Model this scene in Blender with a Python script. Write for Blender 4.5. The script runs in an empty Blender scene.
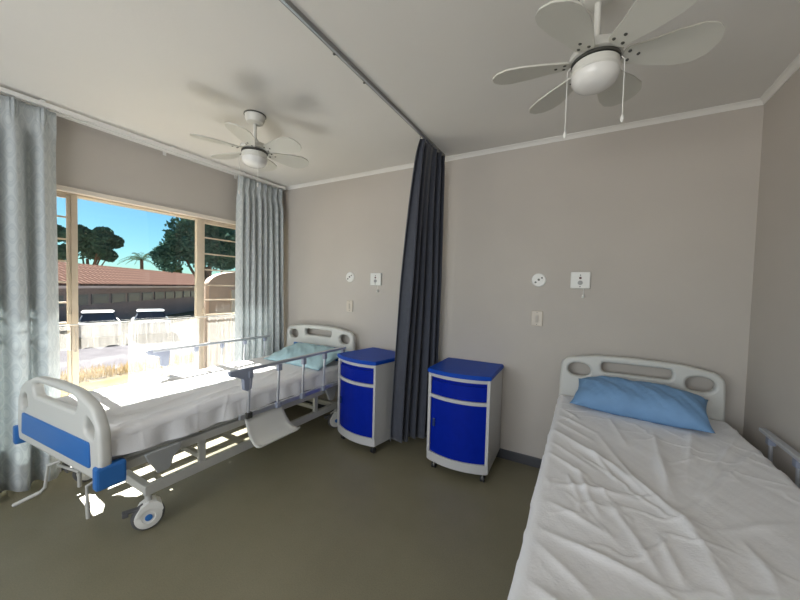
import bpy, bmesh, math, random
from mathutils import Vector, Matrix
random.seed(7)
PI = math.pi
SC = bpy.context.scene
COL = SC.collection

# ------------------------------------------------------------------ camera
cam_d = bpy.data.cameras.new('camera')
cam_d.sensor_fit = 'HORIZONTAL'; cam_d.sensor_width = 36.0
cam_d.lens = 325.77 * 36.0 / 800.0
cam_d.clip_start = 0.02; cam_d.clip_end = 400
cam = bpy.data.objects.new('camera', cam_d); COL.objects.link(cam)
r_ = Vector((0.86958586, 0.49307437, 0.02642163)); u_ = Vector((-0.04040458, 0.01772420, 0.99902619))
f_ = r_.cross(u_) * -1.0
m = Matrix((( r_.x, u_.x, -f_.x, 0.0), (r_.y, u_.y, -f_.y, 0.0), (r_.z, u_.z, -f_.z, 1.348), (0, 0, 0, 1)))
cam.matrix_world = m
SC.camera = cam

# ------------------------------------------------------------------ world, sun, exposure
SUN_DIR = Vector((1.0, -0.06, -0.77)).normalized()      # direction the light travels
W = bpy.data.worlds.new('sky'); SC.world = W; W.use_nodes = True
nt = W.node_tree; nt.nodes.clear()
sky = nt.nodes.new('ShaderNodeTexSky'); sky.sky_type = 'NISHITA'; sky.sun_disc = False
sky.sun_elevation = math.asin(-SUN_DIR.z); sky.sun_rotation = math.atan2(-SUN_DIR.x, -SUN_DIR.y)
sky.air_density = 1.0; sky.dust_density = 0.3; sky.ozone_density = 1.6
bg = nt.nodes.new('ShaderNodeBackground'); bg.inputs['Strength'].default_value = 0.066
wo = nt.nodes.new('ShaderNodeOutputWorld')
tint = nt.nodes.new('ShaderNodeMixRGB'); tint.blend_type = 'MULTIPLY'; tint.inputs[0].default_value = 1
tint.inputs[2].default_value = (0.58, 1.04, 1.22, 1)
nt.links.new(sky.outputs[0], tint.inputs[1]); nt.links.new(tint.outputs[0], bg.inputs[0]); nt.links.new(bg.outputs[0], wo.inputs[0])

sd = bpy.data.lights.new('sun', 'SUN'); sd.energy = 30.0; sd.angle = math.radians(0.6); sd.color = (1.0, 0.95, 0.88)
sun = bpy.data.objects.new('sun', sd); COL.objects.link(sun)
sun.rotation_euler = SUN_DIR.to_track_quat('-Z', 'Y').to_euler(); sun.location = (-8, 2, 7)

def area(name, loc, direction, sx, sy, power, color):
    d = bpy.data.lights.new(name, 'AREA'); d.shape = 'RECTANGLE'; d.size = sx; d.size_y = sy
    d.energy = power; d.color = color
    o = bpy.data.objects.new(name, d); COL.objects.link(o); o.location = loc
    o.rotation_euler = Vector(direction).to_track_quat('-Z', 'Z').to_euler()
    return o
# added fill lamp, unseen behind the camera, brightens the right bed and room
area('rear_fill_light', (-1.2, -1.93, 1.45), (0, 1, 0.14), 2.7, 1.3, 49.0, (0.94, 0.97, 1.0))

SC.view_settings.view_transform = 'Standard'; SC.view_settings.look = 'None'
SC.view_settings.gamma = 1.0; SC.view_settings.use_curve_mapping = False
SC.view_settings.exposure = 0.55

# ------------------------------------------------------------------ room numbers
XL, XR, YB, YF, ZC = -3.17, 0.854, 2.682, -1.75, 2.489
WT = 0.22                                   # wall thickness

# ------------------------------------------------------------------ materials
MATS = {}
def mat(name, col, rough=0.5, metal=0.0, noise=0.0, nscale=8.0, bump=0.0, bscale=60.0, spec=0.5, sheen=0.0, coat=0.0):
    if name in MATS: return MATS[name]
    M = bpy.data.materials.new(name); M.use_nodes = True
    t = M.node_tree; b = t.nodes['Principled BSDF']
    b.inputs['Base Color'].default_value = (*col, 1); b.inputs['Roughness'].default_value = rough
    b.inputs['Metallic'].default_value = metal; b.inputs['Specular IOR Level'].default_value = spec
    b.inputs['Sheen Weight'].default_value = sheen; b.inputs['Coat Weight'].default_value = coat
    tc = t.nodes.new('ShaderNodeTexCoord')
    if noise > 0:
        n = t.nodes.new('ShaderNodeTexNoise'); n.inputs['Scale'].default_value = nscale; n.inputs['Detail'].default_value = 5
        rp = t.nodes.new('ShaderNodeValToRGB')
        rp.color_ramp.elements[0].position = 0.3; rp.color_ramp.elements[1].position = 0.7
        rp.color_ramp.elements[0].color = (*[max(0, c * (1 - noise)) for c in col], 1)
        rp.color_ramp.elements[1].color = (*[min(1, c * (1 + noise)) for c in col], 1)
        t.links.new(tc.outputs['Object'], n.inputs['Vector']); t.links.new(n.outputs['Fac'], rp.inputs['Fac'])
        t.links.new(rp.outputs['Color'], b.inputs['Base Color'])
    if bump > 0:
        n2 = t.nodes.new('ShaderNodeTexNoise'); n2.inputs['Scale'].default_value = bscale; n2.inputs['Detail'].default_value = 4
        bp = t.nodes.new('ShaderNodeBump'); bp.inputs['Strength'].default_value = bump; bp.inputs['Distance'].default_value = 0.01
        t.links.new(tc.outputs['Object'], n2.inputs['Vector']); t.links.new(n2.outputs['Fac'], bp.inputs['Height'])
        t.links.new(bp.outputs['Normal'], b.inputs['Normal'])
    MATS[name] = M
    return M

M_WALL = mat('wall_paint', (0.515, 0.475, 0.43), 0.75, noise=0.03, nscale=2.0, bump=0.08, bscale=90)
M_CEIL = mat('ceiling_paint', (0.74, 0.72, 0.68), 0.8, noise=0.02, nscale=1.5, bump=0.05, bscale=50)
M_TRIMW = mat('cornice_paint', (0.78, 0.76, 0.72), 0.6)
M_BASE = mat('skirting_vinyl', (0.06, 0.062, 0.07), 0.45)
M_FRAME = mat('window_frame_paint', (0.66, 0.55, 0.42), 0.45, noise=0.05, nscale=12)
M_WHITEPL = mat('white_plastic', (0.78, 0.775, 0.74), 0.38)
M_GREYPL = mat('bed_grey_plastic', (0.62, 0.62, 0.585), 0.4, bump=0.03, bscale=200)
M_BLUEPL = mat('bed_blue_plastic', (0.03, 0.16, 0.48), 0.38)
M_BRKT = mat('bracket_plastic', (0.30, 0.33, 0.42), 0.45)
M_STEEL = mat('powder_coated_steel', (0.50, 0.50, 0.47), 0.42)
M_ALU = mat('brushed_aluminium', (0.62, 0.64, 0.68), 0.32, metal=0.75)
M_CHROME = mat('chrome', (0.75, 0.75, 0.76), 0.18, metal=1.0)
M_DARK = mat('black_rubber', (0.03, 0.03, 0.032), 0.6)
M_TYRE = mat('grey_rubber', (0.10, 0.10, 0.105), 0.6)
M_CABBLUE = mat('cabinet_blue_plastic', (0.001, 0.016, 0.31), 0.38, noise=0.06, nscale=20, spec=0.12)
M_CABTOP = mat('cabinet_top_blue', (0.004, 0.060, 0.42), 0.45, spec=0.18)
M_CABWHITE = mat('cabinet_white_plastic', (0.54, 0.54, 0.54), 0.4)
M_SHEET = mat('white_sheet', (0.82, 0.82, 0.835), 0.8, bump=0.12, bscale=120, sheen=0.2)
M_MATT = mat('mattress_cover', (0.40, 0.41, 0.43), 0.6)
M_PILB = mat('pillow_blue', (0.17, 0.32, 0.54), 0.7, noise=0.08, nscale=9, bump=0.15, bscale=45)
M_PILT = mat('pillow_teal', (0.42, 0.62, 0.68), 0.7, noise=0.08, nscale=9, bump=0.15, bscale=45)
M_FANW = mat('fan_white_metal', (0.70, 0.69, 0.64), 0.35)
M_BLADE = mat('fan_blade', (0.62, 0.61, 0.55), 0.4)
M_FROST = mat('frosted_glass_bowl', (0.80, 0.79, 0.76), 0.25)
M_DIV = mat('divider_cloth', (0.050, 0.056, 0.076), 0.85, noise=0.10, nscale=30, bump=0.1, bscale=300, sheen=0.3)
M_SCREW = mat('dark_screw', (0.10, 0.10, 0.09), 0.4, metal=0.6)

def floor_mat():
    M = bpy.data.materials.new('grey_green_vinyl'); M.use_nodes = True
    t = M.node_tree; b = t.nodes['Principled BSDF']
    tc = t.nodes.new('ShaderNodeTexCoord')
    n = t.nodes.new('ShaderNodeTexNoise'); n.inputs['Scale'].default_value = 1.8; n.inputs['Detail'].default_value = 8; n.inputs['Roughness'].default_value = 0.65
    rp = t.nodes.new('ShaderNodeValToRGB'); rp.color_ramp.elements[0].position = 0.25; rp.color_ramp.elements[1].position = 0.75
    rp.color_ramp.elements[0].color = (0.185, 0.168, 0.108, 1); rp.color_ramp.elements[1].color = (0.235, 0.215, 0.145, 1)
    n2 = t.nodes.new('ShaderNodeTexNoise'); n2.inputs['Scale'].default_value = 180; n2.inputs['Detail'].default_value = 2
    mx = t.nodes.new('ShaderNodeMixRGB'); mx.blend_type = 'OVERLAY'; mx.inputs[0].default_value = 0.25
    t.links.new(tc.outputs['Object'], n.inputs['Vector']); t.links.new(tc.outputs['Object'], n2.inputs['Vector'])
    t.links.new(n.outputs['Fac'], rp.inputs['Fac']); t.links.new(rp.outputs['Color'], mx.inputs[1]); t.links.new(n2.outputs['Fac'], mx.inputs[2])
    t.links.new(mx.outputs[0], b.inputs['Base Color'])
    n3 = t.nodes.new('ShaderNodeTexNoise'); n3.inputs['Scale'].default_value = 5; n3.inputs['Detail'].default_value = 6
    mr = t.nodes.new('ShaderNodeMapRange'); mr.inputs['To Min'].default_value = 0.34; mr.inputs['To Max'].default_value = 0.52
    t.links.new(tc.outputs['Object'], n3.inputs['Vector']); t.links.new(n3.outputs['Fac'], mr.inputs['Value']); t.links.new(mr.outputs[0], b.inputs['Roughness'])
    bp = t.nodes.new('ShaderNodeBump'); bp.inputs['Strength'].default_value = 0.12; bp.inputs['Distance'].default_value = 0.004
    t.links.new(n3.outputs['Fac'], bp.inputs['Height']); t.links.new(bp.outputs[0], b.inputs['Normal'])
    return M
M_FLOOR = floor_mat()

def damask_mat():
    # ogee lattice with lighter medallions, laid out in cloth coordinates (metres along the cloth, metres up)
    M = bpy.data.materials.new('damask_curtain_cloth'); M.use_nodes = True
    t = M.node_tree; b = t.nodes['Principled BSDF']; b.inputs['Roughness'].default_value = 0.85
    b.inputs['Sheen Weight'].default_value = 0.3
    uv = t.nodes.new('ShaderNodeUVMap'); sp = t.nodes.new('ShaderNodeSeparateXYZ'); t.links.new(uv.outputs[0], sp.inputs[0])
    def mth(op, a, c=None):
        n = t.nodes.new('ShaderNodeMath'); n.operation = op
        for i, x in enumerate((a, c)):
            if x is None: continue
            if isinstance(x, (int, float)): n.inputs[i].default_value = x
            else: t.links.new(x, n.inputs[i])
        return n.outputs[0]
    cu = mth('COSINE', mth('MULTIPLY', sp.outputs[0], 2 * PI / 0.11)); cv = mth('COSINE', mth('MULTIPLY', sp.outputs[1], 2 * PI / 0.17))
    s = mth('ABSOLUTE', mth('ADD', cu, cv))
    lat = mth('LESS_THAN', s, 0.32)
    med = mth('GREATER_THAN', s, 1.55)
    ring = mth('LESS_THAN', mth('ABSOLUTE', mth('SUBTRACT', s, 1.05)), 0.12)
    pat = mth('MINIMUM', mth('ADD', mth('ADD', lat, med), mth('MULTIPLY', ring, 0.6)), 1.0)
    nz = t.nodes.new('ShaderNodeTexNoise'); nz.inputs['Scale'].default_value = 45; t.links.new(uv.outputs[0], nz.inputs['Vector'])
    pat2 = mth('MULTIPLY', mth('MULTIPLY', pat, .65), mth('ADD', nz.outputs['Fac'], 0.35))
    mx = t.nodes.new('ShaderNodeMixRGB'); t.links.new(pat2, mx.inputs[0])
    mx.inputs[1].default_value = (0.55, 0.59, 0.605, 1); mx.inputs[2].default_value = (0.68, 0.71, 0.71, 1)
    t.links.new(mx.outputs[0], b.inputs['Base Color'])
    out = t.nodes['Material Output']
    tr = t.nodes.new('ShaderNodeBsdfTranslucent'); t.links.new(mx.outputs[0], tr.inputs[0])
    ms = t.nodes.new('ShaderNodeMixShader'); ms.inputs[0].default_value = 0.22
    t.links.new(b.outputs[0], ms.inputs[1]); t.links.new(tr.outputs[0], ms.inputs[2]); t.links.new(ms.outputs[0], out.inputs[0])
    return M
M_DAMASK = damask_mat()

def net_mat():
    M = bpy.data.materials.new('white_lace_net'); M.use_nodes = True
    t = M.node_tree; t.nodes.remove(t.nodes['Principled BSDF']); out = t.nodes['Material Output']
    uv = t.nodes.new('ShaderNodeUVMap')
    w = t.nodes.new('ShaderNodeTexNoise'); w.inputs['Scale'].default_value = 40; w.inputs['Detail'].default_value = 4; mpp = t.nodes.new('ShaderNodeMapping'); mpp.inputs['Scale'].default_value = (1, .06, 1); t.links.new(uv.outputs[0], mpp.inputs[0]); t.links.new(mpp.outputs[0], w.inputs['Vector'])
    mr = t.nodes.new('ShaderNodeMapRange'); mr.inputs['From Min'].default_value = 0.35; mr.inputs['From Max'].default_value = 0.65
    mr.inputs['To Min'].default_value = 0.30; mr.inputs['To Max'].default_value = 0.50; t.links.new(w.outputs['Fac'], mr.inputs['Value'])
    d = t.nodes.new('ShaderNodeBsdfDiffuse'); d.inputs[0].default_value = (0.40, 0.385, 0.365, 1)
    tl = t.nodes.new('ShaderNodeBsdfTranslucent'); tl.inputs[0].default_value = (0.40, 0.385, 0.365, 1)
    m1 = t.nodes.new('ShaderNodeMixShader'); m1.inputs[0].default_value = 0.5
    tp = t.nodes.new('ShaderNodeBsdfTransparent')
    m2 = t.nodes.new('ShaderNodeMixShader')
    t.links.new(d.outputs[0], m1.inputs[1]); t.links.new(tl.outputs[0], m1.inputs[2])
    t.links.new(mr.outputs[0], m2.inputs[0]); t.links.new(tp.outputs[0], m2.inputs[1]); t.links.new(m1.outputs[0], m2.inputs[2])
    t.links.new(m2.outputs[0], out.inputs[0])
    return M
M_NET = net_mat()

def glass_mat():
    M = bpy.data.materials.new('window_glass'); M.use_nodes = True
    t = M.node_tree; t.nodes.remove(t.nodes['Principled BSDF']); out = t.nodes['Material Output']
    g = t.nodes.new('ShaderNodeBsdfGlossy'); g.inputs['Roughness'].default_value = 0.02
    tp = t.nodes.new('ShaderNodeBsdfTransparent'); tp.inputs[0].default_value = (0.96, 0.98, 0.98, 1)
    ms = t.nodes.new('ShaderNodeMixShader'); ms.inputs[0].default_value = 0.03
    t.links.new(tp.outputs[0], ms.inputs[1]); t.links.new(g.outputs[0], ms.inputs[2]); t.links.new(ms.outputs[0], out.inputs[0])
    return M
M_GLASS = glass_mat()

# ------------------------------------------------------------------ helpers
def obj(name, bm, m, parent=None, smooth=False, loc=None):
    me = bpy.data.meshes.new(name)
    bmesh.ops.recalc_face_normals(bm, faces=bm.faces)
    bm.to_mesh(me); bm.free()
    if smooth:
        for p in me.polygons: p.use_smooth = True
        try: me.set_sharp_from_angle(angle=math.radians(40))
        except Exception: pass
    if m: me.materials.append(m)
    o = bpy.data.objects.new(name, me); COL.objects.link(o)
    if loc: o.location = loc
    if parent: o.parent = parent
    return o
def root(name, label, cat, loc=(0, 0, 0), rz=0.0, group=None):
    o = bpy.data.objects.new(name, None); COL.objects.link(o); o.empty_display_size = 0.1
    o.location = loc; o.rotation_euler = (0, 0, rz)
    return tag(o, label, cat, group)
def tag(o, label, cat, group=None, kind=None):
    o['label'] = label; o['category'] = cat
    if group: o['group'] = group
    if kind: o['kind'] = kind
    return o
def struct(o, label=None):
    o['kind'] = 'structure'
    if label: o['label'] = label
    return o
def copy_tree(o, parent=None):
    c = o.copy(); COL.objects.link(c); c.parent = parent
    for ch in [x for x in bpy.data.objects if x.parent == o]: copy_tree(ch, c)
    return c

def box(bm, x0, x1, y0, y1, z0, z1, bev=0.0, seg=2):
    b = bmesh.new(); bmesh.ops.create_cube(b, size=1.0)
    for v in b.verts: v.co = Vector((x0 + (v.co.x + .5) * (x1 - x0), y0 + (v.co.y + .5) * (y1 - y0), z0 + (v.co.z + .5) * (z1 - z0)))
    if bev > 0: bmesh.ops.bevel(b, geom=b.edges[:], offset=bev, segments=seg, affect='EDGES', profile=0.6)
    join(bm, b)
def join(bm, b):
    me = bpy.data.meshes.new('t'); b.to_mesh(me); b.free(); bm.from_mesh(me); bpy.data.meshes.remove(me)
def tube(bm, pts, r, n=10, caps=True, sq=None):
    """sweep a circle (or a rounded rectangle sq=(w,h)) along pts"""
    pts = [Vector(p) for p in pts]; rings = []
    rr = r if isinstance(r, (list, tuple)) else [r] * len(pts)
    up = None
    for i, p in enumerate(pts):
        if i == 0: d = pts[1] - p
        elif i == len(pts) - 1: d = p - pts[-2]
        else: d = (pts[i + 1] - p).normalized() + (p - pts[i - 1]).normalized()
        d.normalize()
        if up is None: up = Vector((0, 0, 1)) if abs(d.z) < 0.9 else Vector((0, 1, 0))
        s = d.cross(up)
        if s.length < 1e-4: s = d.cross(Vector((1, 0, 0)))
        s.normalize(); up = s.cross(d).normalized()
        ring = []
        if sq:
            w, h = sq[0] / 2, sq[1] / 2; c = min(w, h) * 0.35
            prof = [(w, -h + c), (w, h - c), (w - c, h), (-w + c, h), (-w, h - c), (-w, -h + c), (-w + c, -h), (w - c, -h)]
            for a, b in prof: ring.append(bm.verts.new(p + s * a + up * b))
        else:
            for k in range(n):
                a = 2 * PI * k / n; ring.append(bm.verts.new(p + (s * math.cos(a) + up * math.sin(a)) * rr[i]))
        rings.append(ring)
    n = len(rings[0])
    for a, b in zip(rings, rings[1:]):
        for k in range(n): bm.faces.new((a[k], a[(k + 1) % n], b[(k + 1) % n], b[k]))
    if caps: bm.faces.new(rings[0][::-1]); bm.faces.new(rings[-1])
def lathe(bm, prof, n=32, c=(0, 0, 0), axis='z'):
    c = Vector(c); rings = []
    for r, z in prof:
        ring = []
        for k in range(n):
            a = 2 * PI * k / n
            if axis == 'z': v = Vector((r * math.cos(a), r * math.sin(a), z))
            elif axis == 'x': v = Vector((z, r * math.cos(a), r * math.sin(a)))
            else: v = Vector((r * math.cos(a), z, r * math.sin(a)))
            ring.append(bm.verts.new(c + v))
        rings.append(ring)
    for a, b in zip(rings, rings[1:]):
        for k in range(n): bm.faces.new((a[k], a[(k + 1) % n], b[(k + 1) % n], b[k]))
    bm.faces.new(rings[0][::-1]); bm.faces.new(rings[-1])
def rounded(poly, rad, n=7):
    out = []; L = len(poly)
    for i, p in enumerate(poly):
        p = Vector(p[:2]); r = rad[i] if isinstance(rad, (list, tuple)) else rad
        a = Vector(poly[i - 1][:2]) - p; b = Vector(poly[(i + 1) % L][:2]) - p
        la, lb = a.length, b.length; a.normalize(); b.normalize()
        ang = a.angle(b); t = min(r / math.tan(ang / 2), la * .49, lb * .49)
        if r < 1e-5: out.append(p); continue
        p0, p1 = p + a * t, p + b * t
        for k in range(n + 1):
            s = k / n; out.append(p0 * (1 - s) ** 2 + p * 2 * s * (1 - s) + p1 * s ** 2)
    return out
def ellipse(cx, cy, a, b, n=24, p=2.0):
    o = []
    for k in range(n):
        t = 2 * PI * k / n; c, s = math.cos(t), math.sin(t)
        o.append(Vector((cx + a * math.copysign(abs(c) ** (2 / p), c), cy + b * math.copysign(abs(s) ** (2 / p), s))))
    return o
def board(name, outline, holes, thick, bev, m, parent=None, loc=(0, 0, 0), rz=0):
    """flat moulded board standing in the x-z plane, thickness along y, rounded rims, real holes"""
    cu = bpy.data.curves.new('t', 'CURVE'); cu.dimensions = '2D'; cu.fill_mode = 'BOTH'
    cu.extrude = max(thick / 2 - bev, 0.0001); cu.bevel_depth = bev; cu.bevel_resolution = 2; cu.offset = -bev
    for pl in [outline] + holes:
        s = cu.splines.new('POLY'); s.points.add(len(pl) - 1); s.use_cyclic_u = True
        for q, p in zip(s.points, pl): q.co = (p[0], p[1], 0, 1)
    to = bpy.data.objects.new('t', cu); COL.objects.link(to)
    dg = bpy.context.evaluated_depsgraph_get()
    me = bpy.data.meshes.new_from_object(to.evaluated_get(dg)); bpy.data.objects.remove(to); bpy.data.curves.remove(cu)
    me.transform(Matrix.Rotation(PI / 2, 4, 'X')); me.name = name
    me.materials.clear(); me.materials.append(m)
    for p in me.polygons: p.use_smooth = True
    try: me.set_sharp_from_angle(angle=math.radians(35))
    except Exception: pass
    o = bpy.data.objects.new(name, me); COL.objects.link(o); o.location = loc; o.rotation_euler = (0, 0, rz)
    if parent: o.parent = parent
    return o

def hnoise(x, y, s=0):
    return (math.sin(x * 1.7 + y * 2.3 + s) + math.sin(x * 3.9 - y * 1.1 + 2.1 * s) * .6 + math.sin(x * 6.3 + y * 5.2 + 3.7 * s) * .35 + math.sin(-x * 11.0 + y * 9.1 + s * 1.3) * .2) / 2.15

# ------------------------------------------------------------------ SETTING
bm = bmesh.new(); box(bm, XL - WT, XR + WT, YF - WT, YB + WT, -0.12, 0.0); struct(obj('floor', bm, M_FLOOR))
bm = bmesh.new(); box(bm, XL - WT, XR + WT, YF - WT, YB + WT, ZC, ZC + 0.12); struct(obj('ceiling', bm, M_CEIL))
bm = bmesh.new(); box(bm, XL - WT, XR + WT, YB, YB + WT, 0, ZC); struct(obj('wall_back', bm, M_WALL))
bm = bmesh.new(); box(bm, XR, XR + WT, YF, YB, 0, ZC); struct(obj('wall_right', bm, M_WALL))
WY0, WY1, WZ0, WZ1 = 0.14, 2.50, 0.30, 1.968            # window opening in the left wall
bm = bmesh.new()
box(bm, XL - WT, XL, YF, YB, 0, WZ0); box(bm, XL - WT, XL, YF, YB, WZ1, ZC)
box(bm, XL - WT, XL, YF, WY0, WZ0, WZ1); box(bm, XL - WT, XL, WY1, YB, WZ0, WZ1)
struct(obj('wall_left', bm, M_WALL))
RX0, RX1, RZ0, RZ1 = -2.6, 0.2, 0.75, 2.1  # opening added in the unseen front wall to let the fill lamp in
bm = bmesh.new()
box(bm, XL - WT, XR + WT, YF - WT, YF, 0, RZ0); box(bm, XL - WT, XR + WT, YF - WT, YF, RZ1, ZC)
box(bm, XL - WT, RX0, YF - WT, YF, RZ0, RZ1); box(bm, RX1, XR + WT, YF - WT, YF, RZ0, RZ1)
struct(obj('wall_front', bm, M_WALL))

# cornice: a small cove section run along the walls
def cornice(name, p0, p1, nrm):
    bm = bmesh.new(); p0, p1, nrm = Vector(p0), Vector(p1), Vector(nrm)
    prof = [(0, 0), (0, -0.030), (0.005, -0.030), (0.011, -0.019), (0.019, -0.010), (0.030, -0.005), (0.030, 0)]
    rg = []
    for p in (p0, p1): rg.append([bm.verts.new(p + nrm * a + Vector((0, 0, b))) for a, b in prof])
    n = len(prof)
    for k in range(n): bm.faces.new((rg[0][k], rg[0][(k + 1) % n], rg[1][(k + 1) % n], rg[1][k]))
    bm.faces.new(rg[0]); bm.faces.new(rg[1][::-1])
    return struct(obj(name, bm, M_TRIMW))
cornice('trim_1', (XL, YB, ZC), (XR, YB, ZC), (0, -1, 0))
cornice('trim_2', (XR, YF, ZC), (XR, YB, ZC), (-1, 0, 0))
cornice('trim_3', (XL, YF, ZC), (XL, YB, ZC), (1, 0, 0))
bm = bmesh.new(); box(bm, XL, XR, YB - 0.014, YB, 0, 0.075, 0.004); struct(obj('baseboard_back', bm, M_BASE))
bm = bmesh.new(); box(bm, XR - 0.014, XR, YF, YB - .014, 0, 0.075, 0.004); struct(obj('baseboard_right', bm, M_BASE))
bm = bmesh.new(); box(bm, XL, XL + 0.014, YF, YB - .014, 0, 0.075, 0.004); struct(obj('baseboard_left', bm, M_BASE))

# window 1
win = bpy.data.objects.new('window_1', None); COL.objects.link(win); win.location = (XL, 1.32, WZ0); struct(win)
def wpart(name, boxes, m, bev=0.003, par=win):
    bm = bmesh.new()
    for b in boxes: box(bm, b[0] - XL, b[1] - XL, b[2] - 1.32, b[3] - 1.32, b[4] - WZ0, b[5] - WZ0, bev)
    return obj(name, bm, m, par)
FX0, FX1 = XL - 0.062, XL - 0.034
wpart('window_frame', [(FX0, FX1, WY0, WY1, WZ1 - .018, WZ1), (FX0, FX1, WY0, WY1, WZ0, WZ0 + .04), (FX0, FX1, WY0, WY0 + .04, WZ0 + .04, WZ1 - .018), (FX0, FX1, WY1 - .04, WY1, WZ0 + .04, WZ1 - .018)], M_FRAME)
wpart('head_trim', [(XL - .03, XL + .012, WY0 - .02, WY1 + .02, WZ1 - .006, WZ1 + .028)], mat('head_trim_paint', (0.80, 0.72, 0.62), 0.5))
wpart('mullion', [(FX0 - .004, FX1 + .004, .872, .908, WZ0 + .04, WZ1 - .018)], M_FRAME)
wpart('mullion', [(FX0 - .006, FX1 + .006, 1.738, 1.788, WZ0 + .04, WZ1 - .018)], M_FRAME)
def casement(y0, y1, open_ang=0):
    a, b = FX0 + .002, FX1 - .002
    fr = wpart('casement', [(a, b, y0, y0 + .024, WZ0 + .045, WZ1 - .02), (a, b, y1 - .018, y1, WZ0 + .045, WZ1 - .02),
        (a, b, y0 + .024, y1 - .022, WZ1 - .045, WZ1 - .02), (a, b, y0 + .024, y1 - .022, WZ0 + .045, WZ0 + .075)], M_FRAME)
    for z in (1.79, 1.635, 1.48, 1.33, 1.185, 1.04):
        bm = bmesh.new(); box(bm, a + .006 - XL, b - .004 - XL, y0 + .024 - 1.32, y1 - .022 - 1.32, z - .006 - WZ0, z + .006 - WZ0, .001)
        obj('glazing_bar', bm, M_FRAME, fr)
    bm = bmesh.new(); box(bm, a + .008 - XL, a + .011 - XL, y0 + .024 - 1.32, y1 - .022 - 1.32, WZ0 + .075 - WZ0, WZ1 - .045 - WZ0); obj('pane', bm, M_GLASS, fr)
    yh = y0 + .012 if y0 > 1.5 else y1 - .012
    bm = bmesh.new(); box(bm, b - .002 - XL, b + .010 - XL, yh - .009 - 1.32, yh + .009 - 1.32, .76, .82, .003)
    tube(bm, [(b + .010 - XL, yh - 1.32, .80), (b + .028 - XL, yh - 1.32, .80), (b + .032 - XL, yh - 1.32, .71)], .005)
    obj('handle', bm, M_FRAME, fr)
casement(.185, .871); casement(1.79, 2.455)
wpart('pane', [(FX0 + .012, FX0 + .016, .906, 1.738, WZ0 + .04, WZ1 - .018)], M_GLASS, 0)
wpart('window_sill', [(XL - .03, XL + .05, WY0 - .04, WY1 + .04, WZ0 - .03, WZ0 - .001)], M_TRIMW)

# unseen window frame behind the camera, added to go with the fill lamp
w2 = bpy.data.objects.new('added_rear_window', None); COL.objects.link(w2); w2.location = (0, YF, 0); struct(w2)
bm = bmesh.new()
for b in ((RX0, RX1, RZ1 - .04, RZ1), (RX0, RX1, RZ0, RZ0 + .04), (RX0, RX0 + .04, RZ0 + .04, RZ1 - .04), (RX1 - .04, RX1, RZ0 + .04, RZ1 - .04), (-1.22, -1.18, RZ0 + .04, RZ1 - .04)):
    box(bm, b[0], b[1], -.12, -.07, b[2], b[3])
obj('window_frame', bm, M_FRAME, w2)

# roof overhang outside above the window
ev = root('roof_eave', 'painted timber roof overhang above the window, just outside the wall', 'eave', (-3.9, 1.3, 2.3))
bm = bmesh.new(); box(bm, -.58, .50, -3.2, 3.6, 0, .04); obj('soffit', bm, mat('soffit_paint', (.42, .30, .22), .6), ev)
bm = bmesh.new(); box(bm, -.62, -.58, -3.2, 3.6, -.05, .14, .004); obj('fascia', bm, mat('soffit_paint', (.42, .30, .22), .6), ev)

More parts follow.
